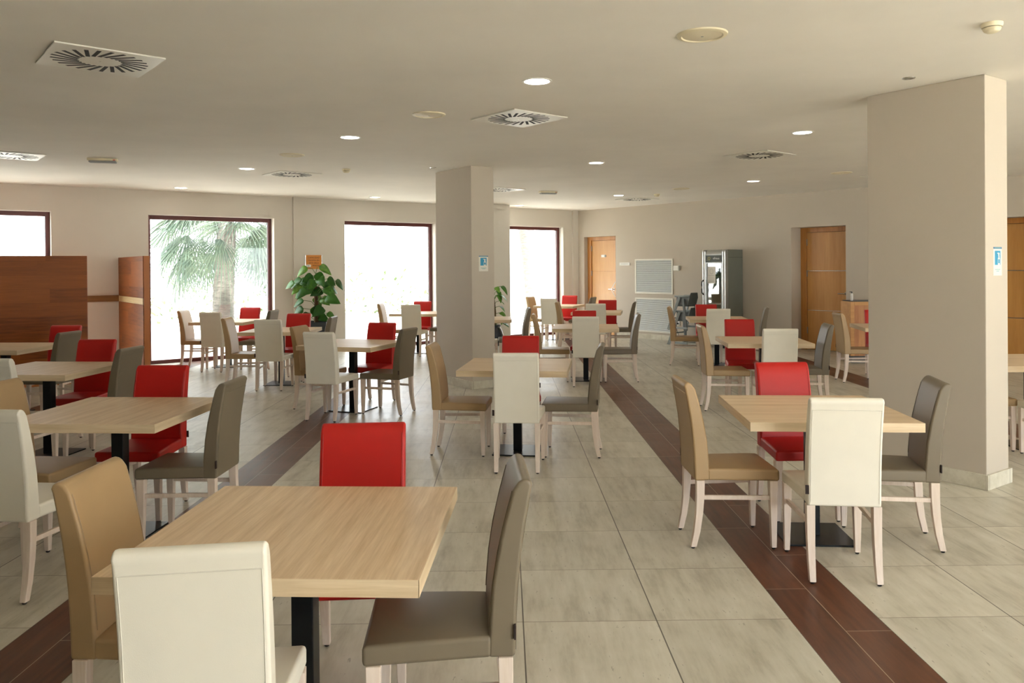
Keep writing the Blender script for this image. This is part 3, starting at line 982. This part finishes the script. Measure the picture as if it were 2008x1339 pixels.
boxes('lining', 'cooler_inside', t, ((s0 + 0.046, k - 0.034, 0.31), (s1 - 0.026, k - 0.0305, H - 0.21)), ((s0 + 0.0455, f + 0.12, 0.31), (s0 + 0.049, k - 0.034, H - 0.21)), ((s1 - 0.029, f + 0.12, 0.31), (s1 - 0.0255, k - 0.034, H - 0.21)))
for z in (0.55, 0.82, 1.09, 1.36):
    boxes('shelf', 'cooler_inside', t, ((s0 + 0.05, f + 0.15, z), (s1 - 0.03, k - 0.04, z + 0.012)))
for sx in (s0, s1 - 0.085):
    q = MB(); pts = []
    for i in range(13):
        a = PI * i / 12
        pts.append((sx + 0.0425 - 0.0425 * math.cos(a), f + 0.055 - 0.055 * math.sin(a)))
    pts += [(sx + 0.085, f + 0.11), (sx, f + 0.11)]
    q.prism(pts, 0.11, H - 0.035)
    q.loft([[(p[0], p[1], H - 0.035) for p in pts], [(sx + 0.0425 + (p[0] - sx - 0.0425) * 0.92, f + 0.06 + (p[1] - f - 0.06) * 0.9, H - 0.012) for p in pts], [(sx + 0.0425 + (p[0] - sx - 0.0425) * 0.6, f + 0.07 + (p[1] - f - 0.07) * 0.7, H) for p in pts]])
    q.build('door_post', 'silver_paint', t, smooth=True)
q = MB()
pr = [(f + 0.11, H - 0.20), (f + 0.03, H - 0.20), (f + 0.026, H - 0.10), (f + 0.035, H - 0.045), (f + 0.07, H - 0.012), (f + 0.11, H - 0.004)]
q.loft([[(x, y, z) for y, z in pr] for x in (s0 + 0.085, s1 - 0.085)])
q.build('top_cowl', 'silver_paint', t, smooth=True)
hd = boxes('header', 'cooler_header', t, ((s0 + 0.086, f + 0.020, H - 0.235), (s1 - 0.086, f + 0.11, H - 0.105)))
q = MB()
for i in range(24):
    a0, a1 = 2 * PI * i / 24, 2 * PI * (i + 1) / 24
    q.box((0, 0, 0), (0.001, 0.001, 0.001)) if False else None
    c0 = (math.cos(a0), math.sin(a0)); c1 = (math.cos(a1), math.sin(a1))
    q.loft([[(c[0] * r, y, c[1] * r) for r, y in ((0.018, 0), (0.024, 0), (0.024, -0.001), (0.018, -0.001))] for c in (c0, c1)])
for i in range(9):
    a = 2 * PI * i / 9 + 0.2
    q.bar((math.cos(a) * 0.03, -0.0005, math.sin(a) * 0.03), (math.cos(a) * 0.04, -0.0005, math.sin(a) * 0.04), 0.001, 0.005)
o = q.build('logo', 'logo_yellow', hd); o.location = (s0 + 0.165, f + 0.0198, H - 0.166)
writing('logo_writing', 'efreus', 0.062, 'logo_white', hd, (s0 + 0.325, f + 0.0198, H - 0.166), (PI / 2, 0, 0), spacing=0.95)
dr = boxes('door_frame', 'silver_paint', t, ((s0 + 0.085, f + 0.03, 0.30), (s0 + 0.102, f + 0.09, H - 0.24)), ((s1 - 0.102, f + 0.03, 0.30), (s1 - 0.085, f + 0.09, H - 0.24)), ((s0 + 0.102, f + 0.03, 0.30), (s1 - 0.102, f + 0.09, 0.33)), ((s0 + 0.102, f + 0.03, H - 0.262), (s1 - 0.102, f + 0.09, H - 0.24)), bevel=0.003)
boxes('glass_pane', 'cooler_glass', dr, ((s0 + 0.102, f + 0.05, 0.33), (s1 - 0.102, f + 0.056, H - 0.262)))
q = MB()
hx = s0 + 0.045
q.tube([(hx, f + 0.004, 1.02), (hx, f - 0.045, 1.05), (hx, f - 0.055, 1.12), (hx, f - 0.055, 1.20), (hx, f - 0.045, 1.27), (hx, f + 0.004, 1.30)], 0.012, 8)
q.build('door_handle', 'black_plastic', dr, smooth=True)
boxes('grille_plinth', 'black_plastic', t, ((s0 + 0.02, f + 0.02, 0.055), (s1 - 0.01, f + 0.10, 0.11)), ((s0 + 0.03, f + 0.10, 0.05), (s1 - 0.02, k - 0.02, 0.11)), bevel=0.004)
for sx in (s0 + 0.06, s1 - 0.07):
    for oy in (f + 0.07, k - 0.08):
        q = MB(); q.lathe([(0.0, -0.015), (0.0275, -0.015), (0.0275, 0.015), (0.0, 0.015)], 16)
        o = q.build('caster', 'black_plastic', t, smooth=True); o.location = (sx, oy, 0.0275); o.rotation_euler = (0, PI / 2, 0)
t = at(thing('paper_notice', 'pale paper notice with a round face drawing behind the cooler glass', 'notice'), B0, BA)
boxes('sheet', 'poster_paper', t, ((s0 + 0.108, f + 0.048, 1.235), (s0 + 0.288, f + 0.0497, 1.56)))
q = MB()
for i in range(28):
    c0, c1 = [(math.cos(2 * PI * j / 28), math.sin(2 * PI * j / 28)) for j in (i, i + 1)]
    q.loft([[(c[0] * r * 0.82, y, c[1] * r) for r, y in ((0.046, 0), (0.05, 0), (0.05, -0.0006), (0.046, -0.0006))] for c in (c0, c1)])
o = q.build('face_drawing', 'print_grey', t); o.location = (s0 + 0.2, f + 0.0478, 1.47)
boxes('printed_line', 'print_grey', t, *[((s0 + 0.13, f + 0.0472, z), (s0 + 0.265, f + 0.0479, z + 0.004)) for z in (1.385, 1.34, 1.30, 1.27)])

# stacked children's high chairs
def high_chair(label, z):
    t = thing('high_chair', label, 'high chair', bpt(3.40, -0.42, z), BA + PI / 2, 'stacked high chairs')
    for s in (-1, 1):
        q = MB(); q.bar((s * 0.25, 0.24, 0.0), (s * 0.17, 0.02, 0.66), 0.026, 0.055)
        q.build('leg', 'highchair_light', t, bevel=0.006)
        q = MB(); q.bar((s * 0.245, -0.20, 0.0), (s * 0.17, -0.07, 0.62), 0.026, 0.05)
        q.build('leg', 'highchair_dark', t, bevel=0.006)
        boxes('runner', 'highchair_light', t, ((s * 0.247 - 0.014, -0.22, 0.03), (s * 0.247 + 0.014, 0.22, 0.065)), bevel=0.006)
    pts = []
    for i in range(17):
        a = PI * i / 16
        pts.append((0.15 * math.cos(a), -0.02 - 0.17 * math.sin(a), 0.67))
    q = MB(); q.tube([(0.15, 0.14, 0.67)] + pts + [(-0.15, 0.14, 0.67)], 0.02, 8)
    q.build('armrest', 'highchair_light', t, smooth=True)
    q = MB()
    q.loft([[(-.140, -.15, .47), (.140, -.15, .47), (.140, .14, .47), (-.140, .14, .47)], [(-.148, -.16, .5), (.148, -.16, .5), (.148, .15, .5), (-.148, .15, .5)]])
    q.build('seat', 'highchair_dark', t, bevel=0.008)
    q = MB(); q.loft([[(-.145, -.16, .50), (.145, -.16, .50), (.145, -.13, .50), (-.145, -.13, .50)], [(-.145, -.205, .64), (.145, -.205, .64), (.145, -.185, .64), (-.145, -.185, .64)], [(-.11, -.22, .745), (.11, -.22, .745), (.11, -.205, .745), (-.11, -.205, .745)]])
    q.build('backrest', 'highchair_dark', t, bevel=0.008)
    for s in (-1, 1):
        q = MB(); q.loft([[(s * .148, -.15, .50), (s * .148, .12, .50), (s * .136, .12, .50), (s * .136, -.15, .50)], [(s * .156, -.16, .655), (s * .156, .10, .655), (s * .144, .10, .655), (s * .144, -.16, .655)]])
        q.build('side_panel', 'highchair_dark', t, bevel=0.004)
    boxes('footrest', 'highchair_dark', t, ((-0.215, 0.155, 0.22), (0.215, 0.205, 0.24)), bevel=0.004)
    return t
high_chair('grey high chair at the bottom of the stack by the cooler', 0.0)
high_chair('grey high chair on top of the stack by the cooler', 0.30)

# service counter behind the near column
t = thing('service_counter', 'wooden service counter with black top behind the near column', 'counter', (5.40, 12.62, 0), -0.04)
q = MB(); q.box((0.03, 0.02, 0.12), (0.79, 0.40, 0.95))
q.build('cabinet', 'counter_wood', t)
boxes('surround', 'counter_trim_wood', t, ((0, 0, 0.12), (0.06, 0.42, 0.985)), ((0.06, 0, 0.925), (0.76, 0.42, 0.985)), ((0.76, 0, 0.12), (0.82, 0.42, 0.985)), bevel=0.004)
boxes('countertop', 'counter_top_black', t, ((0.02, 0.03, 0.985), (0.80, 0.40, 1.0)), bevel=0.003)
boxes('plinth', 'plinth_grey', t, ((0.04, 0.05, 0.0), (0.78, 0.38, 0.12)))
t = thing('pump_bottle', 'slim white bottle with a dark pump standing on the counter', 'bottle', (5.455, 12.70, 1.0), 0.0)
q = MB(); q.lathe([(0.018, 0.0), (0.02, 0.004), (0.02, 0.10), (0.014, 0.118), (0.0, 0.118)], 20)
q.build('bottle_body', 'plastic_white', t, smooth=True)
q = MB(); q.lathe([(0.009, 0.116), (0.009, 0.13), (0.004, 0.132), (0.004, 0.142), (0.0, 0.142)], 12); q.box((-0.035, -0.005, 0.136), (0.006, 0.005, 0.146))
q.build('pump_head', 'black_plastic', t)

# potted plants
def leaf_bm(L, W, fold, droop):
    q = MB()
    n = 9
    mid, lf, rg = [], [], []
    for i in range(n + 1):
        t_ = i / n
        w = W * (math.sin(PI * min(1, t_ ** 0.62)) ** 0.85) if 0 < t_ < 1 else 0.0
        y = L * t_ - (0.05 * L if False else 0)
        z = -droop * L * t_ * t_
        mid.append(q.bm.verts.new((0, y, z)))
        lf.append(q.bm.verts.new((-w, y - 0.12 * w, z + fold * w)) if w > 0 else None)
        rg.append(q.bm.verts.new((w, y - 0.12 * w, z + fold * w)) if w > 0 else None)
    for i in range(n):
        for side in (lf, rg):
            a, b = side[i], side[i + 1]
            vs = [mid[i], mid[i + 1]] + ([b] if b else []) + ([a] if a else [])
            if len(vs) > 2:
                q.bm.faces.new(vs)
    return q
def pothos(label, loc, planter, leaves, stem_h, stem_z, seed, group):
    t = thing('potted_plant', label, 'plant', loc, 0, group)
    planter(t)
    rng = random.Random(seed)
    q = MB(); q.tube([(0, 0, stem_z - 0.08), (0.01, 0, stem_z + stem_h * 0.5), (-0.01, 0.01, stem_z + stem_h)], 0.035, 9, radii=[0.045, 0.04, 0.03])
    q.build('moss_pole', 'moss_pole', t, smooth=True)
    st = MB()
    for (x, y, z, L, az, el, ro) in leaves:
        st.tube([(0, 0, max(stem_z, z - 0.12)), (x * 0.4, y * 0.4, z - 0.02), (x, y, z)], 0.005, 5)
        l = leaf_bm(L, L * 0.36, 0.22, 0.3).build('leaf', 'pothos_leaf', t, smooth=True)
        l.location = (x, y, z)
        l.rotation_euler = (el, ro, az)
        l.modifiers.new('thickness', 'SOLIDIFY').thickness = 0.0015
    st.build('stem', 'stem_green', t, smooth=True)
    return t
def square_planter(t):
    q = MB()
    q.loft([[(sx * w, sy * w, z) for sx, sy in ((-1, -1), (1, -1), (1, 1), (-1, 1))] for w, z in ((0.15, 0), (0.235, 0.64), (0.215, 0.64), (0.205, 0.58))], cap=False)
    q.quad([(-.15, -.15, 0), (-.15, .15, 0), (.15, .15, 0), (.15, -.15, 0)])
    q.build('planter', 'planter_dark', t, bevel=0.004)
    q = MB(); q.box((-0.205, -0.205, 0.54), (0.205, 0.205, 0.59)); q.build('potting_soil', 'soil', t)
def vase(t):
    q = MB()
    q.lathe([(0.0, 0), (0.12, 0), (0.17, 0.10), (0.19, 0.22), (0.16, 0.32), (0.125, 0.37), (0.14, 0.40), (0.145, 0.42), (0.13, 0.42), (0.115, 0.38)], 32, cap=False)
    q.build('vase', 'vase_glaze', t, smooth=True)
    q = MB(); q.lathe([(0.0, 0.36), (0.118, 0.36), (0.118, 0.38), (0.0, 0.38)], 24); q.build('potting_soil', 'soil', t)
rng = random.Random(21)
LV = []
# (x across, z height) of the leaves seen, spread in depth
for (x, z, L, az) in [(-.10, 1.60, .24, 2.2), (.10, 1.62, .26, -1.9), (.02, 1.50, .24, -2.6), (-.24, 1.40, .26, 2.3), (-.34, 1.33, .22, 2.0), (-.17, 1.40, .24, 2.7),
                      (.08, 1.42, .26, -2.9), (.24, 1.40, .22, -2.0), (.36, 1.36, .24, -1.7), (.20, 1.24, .26, -2.3), (.10, 1.20, .24, 3.0), (-.03, 1.28, .30, 2.9), (-.10, 1.22, .26, 2.7),
                      (-.27, 1.18, .18, 2.2), (-.20, 1.02, .22, 2.1), (.24, 1.10, .30, -2.6), (.12, 1.06, .22, -3.0), (.16, .90, .26, 3.1), (-.18, .88, .24, 2.4), (-.10, .80, .22, 2.8),
                      (.24, .80, .18, -2.2), (.05, .74, .22, -2.7), (-.26, .76, .20, 2.0), (-.02, 1.08, .24, 0.4), (.15, 1.30, .24, -0.6), (-.15, 1.3, .24, 0.8), (0, .92, .22, 1.2), (.3, 1.22, .2, -1.2), (-.06, 1.46, .22, 3.1), (.0, 1.38, .26, 2.9), (.14, 1.33, .26, -2.7), (-.22, 1.28, .24, 2.6)]:
    LV.append((x, rng.uniform(-0.22, 0.12), z, L, az + rng.uniform(-.2, .2), rng.uniform(-1.05, -0.5), -rng.uniform(.4, 1.0) * (1 if math.sin(az) > 0 else -1)))
pothos('tall leafy pothos in a dark square planter under the orange sign', (-3.50, 14.10, 0), square_planter, LV, 0.72, 0.55, 4, 'plants by the window wall')
LV2 = []
for k in range(20):
    a = rng.uniform(0, 2 * PI)
    z = rng.uniform(0.45, 1.2)
    r = 0.16 * (1.1 - (z - 0.4) * 0.5)
    LV2.append((r * math.cos(a), r * math.sin(a), z, rng.uniform(.13, .2), a - PI / 2, rng.uniform(-.8, -.1), rng.uniform(-.4, .4)))
LV2 += [(.15, -.05, 1.20, .22, -2.0, -0.7, .2), (.14, -.08, 1.02, .2, -1.8, -0.5, 0), (.12, -.1, .80, .16, -2.0, -.5, 0), (.13, -.06, .47, .2, -1.9, -.1, 0)]
pothos('small leafy plant in a glazed dark vase mostly hidden by the far column', (-0.375, 15.95, 0), vase, LV2, 0.6, 0.37, 9, 'plants by the window wall')

# ================================================================ CEILING THINGS
def disc_thing(t, prof, mat, name, smooth=True):
    q = MB(); q.lathe(prof, 36); return q.build(name, mat, t, smooth=smooth)
def make_light():
    t = thing('ceiling_downlight', '', 'ceiling light')
    disc_thing(t, [(0.088, -0.002), (0.092, -0.006), (0.107, -0.004), (0.109, 0.0), (0.088, 0.0)], 'plastic_white', 'trim_ring')
    q = MB(); q.lathe([(0.0, -0.003), (0.089, -0.003), (0.089, 0.0), (0.0, 0.0)], 36); q.build('diffuser', 'lamp_glow', t)
    return t
LIGHTS = [((0.188, 5.622), 'big round lit downlight above the far side of the front table'), ((-1.62, 7.959), 'round lit downlight above the turned table'),
          ((-3.466, 10.372), 'round lit downlight on the ceiling, third along the window-side line'), ((-5.315, 12.722), 'round lit downlight close to the wall above the palm window'),
          ((-2.535, 14.683), 'round lit downlight over the blank white window'), ((0.164, 16.919), 'tiny lit downlight above the narrow corner window'),
          ((1.081, 10.062), 'round lit downlight beside the far column, over the brown strip'), ((1.993, 14.712), 'small lit downlight beside the diffuser near the corner door'),
          ((2.904, 7.883), 'round lit downlight above the near-column tables'), ((3.793, 12.403), 'round lit downlight in front of the cooler wall')]
base = make_light()
for i, ((x, y), lab) in enumerate(LIGHTS):
    o = base if i == 0 else copy_tree(base)
    o.location = (x, y, CEIL)
    tag(o, lab, None, 'lit ceiling downlights')
def make_diffuser():
    t = thing('air_diffuser', '', 'air vent')
    q = MB()
    hs, th = 0.305, 0.012
    q.box((-hs, -hs, -th), (hs, hs, -0.002))
    q.build('face_plate', 'vent_white', t, bevel=0.003)
    q = MB()
    n = 24
    for i in range(n):
        a = 2 * PI * i / n
        p0 = Vector((math.cos(a), math.sin(a), 0)) * 0.122
        p1 = Vector((math.cos(a + 0.30), math.sin(a + 0.30), 0)) * 0.272
        s = (p1 - p0).normalized().cross(Vector((0, 0, 1))) * 0.012
        q.loft([[p + s + Vector((0, 0, -th - 0.0006)), p - s + Vector((0, 0, -th - 0.0006)), p - s + Vector((0, 0, -th + 0.002)), p + s + Vector((0, 0, -th + 0.002))] for p in (p0, p1)])
    q.build('slot_ring', 'slot_dark', t)
    q = MB(); q.lathe([(0.0, -th - 0.0012), (0.006, -th - 0.0012), (0.006, -th + 0.001), (0.0, -th + 0.001)], 12); q.build('centre_screw', 'steel', t)
    return t
DIFF = [((-2.57, 4.96), 'large square swirl diffuser above the dim row of tables'), ((0.07, 7.0), 'square swirl diffuser in the middle of the ceiling'),
        ((-5.69, 9.0), 'square swirl diffuser partly out of view above the wide wooden divider'), ((-3.05, 11.0), 'square swirl diffuser above the table at the tall plant'),
        ((2.97, 9.47), 'square swirl diffuser between two downlights near the near column'), ((-0.18, 13.40), 'square swirl diffuser half hidden behind the far column top'),
        ((2.47, 15.56), 'flat-looking swirl diffuser over the long beige wall'), ((5.63, 11.77), 'swirl diffuser with only a corner showing beside the near column')]
base = make_diffuser()
for i, ((x, y), lab) in enumerate(DIFF):
    o = base if i == 0 else copy_tree(base)
    o.location = (x, y, CEIL)
    o.rotation_euler = (0, 0, math.radians(39.7))
    tag(o, lab, None, 'swirl diffusers in the ceiling')
def make_speaker():
    t = thing('ceiling_speaker', '', 'speaker')
    disc_thing(t, [(0.112, -0.004), (0.118, -0.012), (0.140, -0.008), (0.144, 0.0), (0.112, 0.0)], 'plastic_cream', 'speaker_ring')
    disc_thing(t, [(0.0, -0.013), (0.06, -0.012), (0.112, -0.006), (0.112, 0.0), (0.0, 0.0)], 'vent_cream', 'speaker_grille')
    q = MB(); q.lathe([(0.0, -0.0136), (0.008, -0.0136), (0.008, -0.012), (0.0, -0.012)], 12); q.build('badge', 'print_grey', t)
    return t
base = make_speaker()
for i, ((x, y), lab) in enumerate([((1.096, 4.52), 'large round cream ceiling speaker before the near column'), ((-0.704, 6.803), 'round cream ceiling speaker next to the middle diffuser'),
        ((-2.532, 9.154), 'round cream ceiling speaker behind the turned table light'), ((2.895, 13.515), 'faint round ceiling speaker by the far smoke detector'), ((4.742, 11.362), 'round cream ceiling speaker near the service counter')]):
    o = base if i == 0 else copy_tree(base)
    o.location = (x, y, CEIL)
    tag(o, lab, None, 'round speakers in the ceiling')
def make_detector():
    t = thing('smoke_detector', '', 'smoke detector')
    disc_thing(t, [(0.0, -0.05), (0.028, -0.05), (0.040, -0.042), (0.046, -0.030), (0.046, -0.026), (0.0, -0.026)], 'plastic_cream', 'sensor_dome')
    disc_thing(t, [(0.0, -0.027), (0.042, -0.027), (0.042, -0.022), (0.0, -0.022)], 'slot_dark', 'air_gap')
    disc_thing(t, [(0.0, -0.023), (0.050, -0.023), (0.055, -0.012), (0.055, 0.0), (0.0, 0.0)], 'plastic_cream', 'mounting_ring')
    return t
base = make_detector()
for i, ((x, y), lab) in enumerate([((2.651, 4.357), 'cream smoke detector on the ceiling in front of the near column'), ((-2.19, 10.507), 'cream smoke detector between a diffuser and the far column'), ((2.668, 14.513), 'tiny cream smoke detector beside the far diffuser')]):
    o = base if i == 0 else copy_tree(base)
    o.location = (x, y, CEIL)
    tag(o, lab, None, 'smoke detectors')
def make_spot():
    t = thing('recessed_spotlight', '', 'spotlight')
    disc_thing(t, [(0.026, -0.002), (0.030, -0.006), (0.042, -0.004), (0.044, 0.0), (0.026, 0.0)], 'steel', 'bezel')
    q = MB(); q.lathe([(0.0, -0.0015), (0.027, -0.0015), (0.027, 0.0), (0.0, 0.0)], 20); q.build('lens', 'slot_dark', t)
    return t
base = make_spot()
for i, ((x, y), lab) in enumerate([((2.826, 5.618), 'small unlit chrome spotlight beside the near column top'), ((-1.03, 10.42), 'small unlit chrome spotlight beside the far column top')]):
    o = base if i == 0 else copy_tree(base)
    o.location = (x, y, CEIL)
    tag(o, lab, None, 'small recessed spotlights')
def make_emergency():
    t = thing('emergency_light', '', 'emergency light')
    boxes('housing', 'plastic_cream', t, ((-0.16, -0.055, -0.03), (0.16, 0.055, 0)), bevel=0.008)
    boxes('lens', 'print_grey', t, ((-0.145, -0.045, -0.05), (0.145, 0.045, -0.03)), bevel=0.006)
    boxes('status_lamp', 'led_red', t, ((0.115, -0.057, -0.026), (0.14, -0.054, -0.016)))
    return t
base = make_emergency()
for i, ((x, y, a), lab) in enumerate([((-4.82, 9.34, 0.32), 'boxy emergency light with a red lamp above the dim tables'), ((0.64, 13.81, 0.35), 'boxy emergency light past the far column')]):
    o = base if i == 0 else copy_tree(base)
    o.location = (x, y, CEIL)
    o.rotation_euler = (0, 0, a)
    tag(o, lab, None, 'emergency lights')
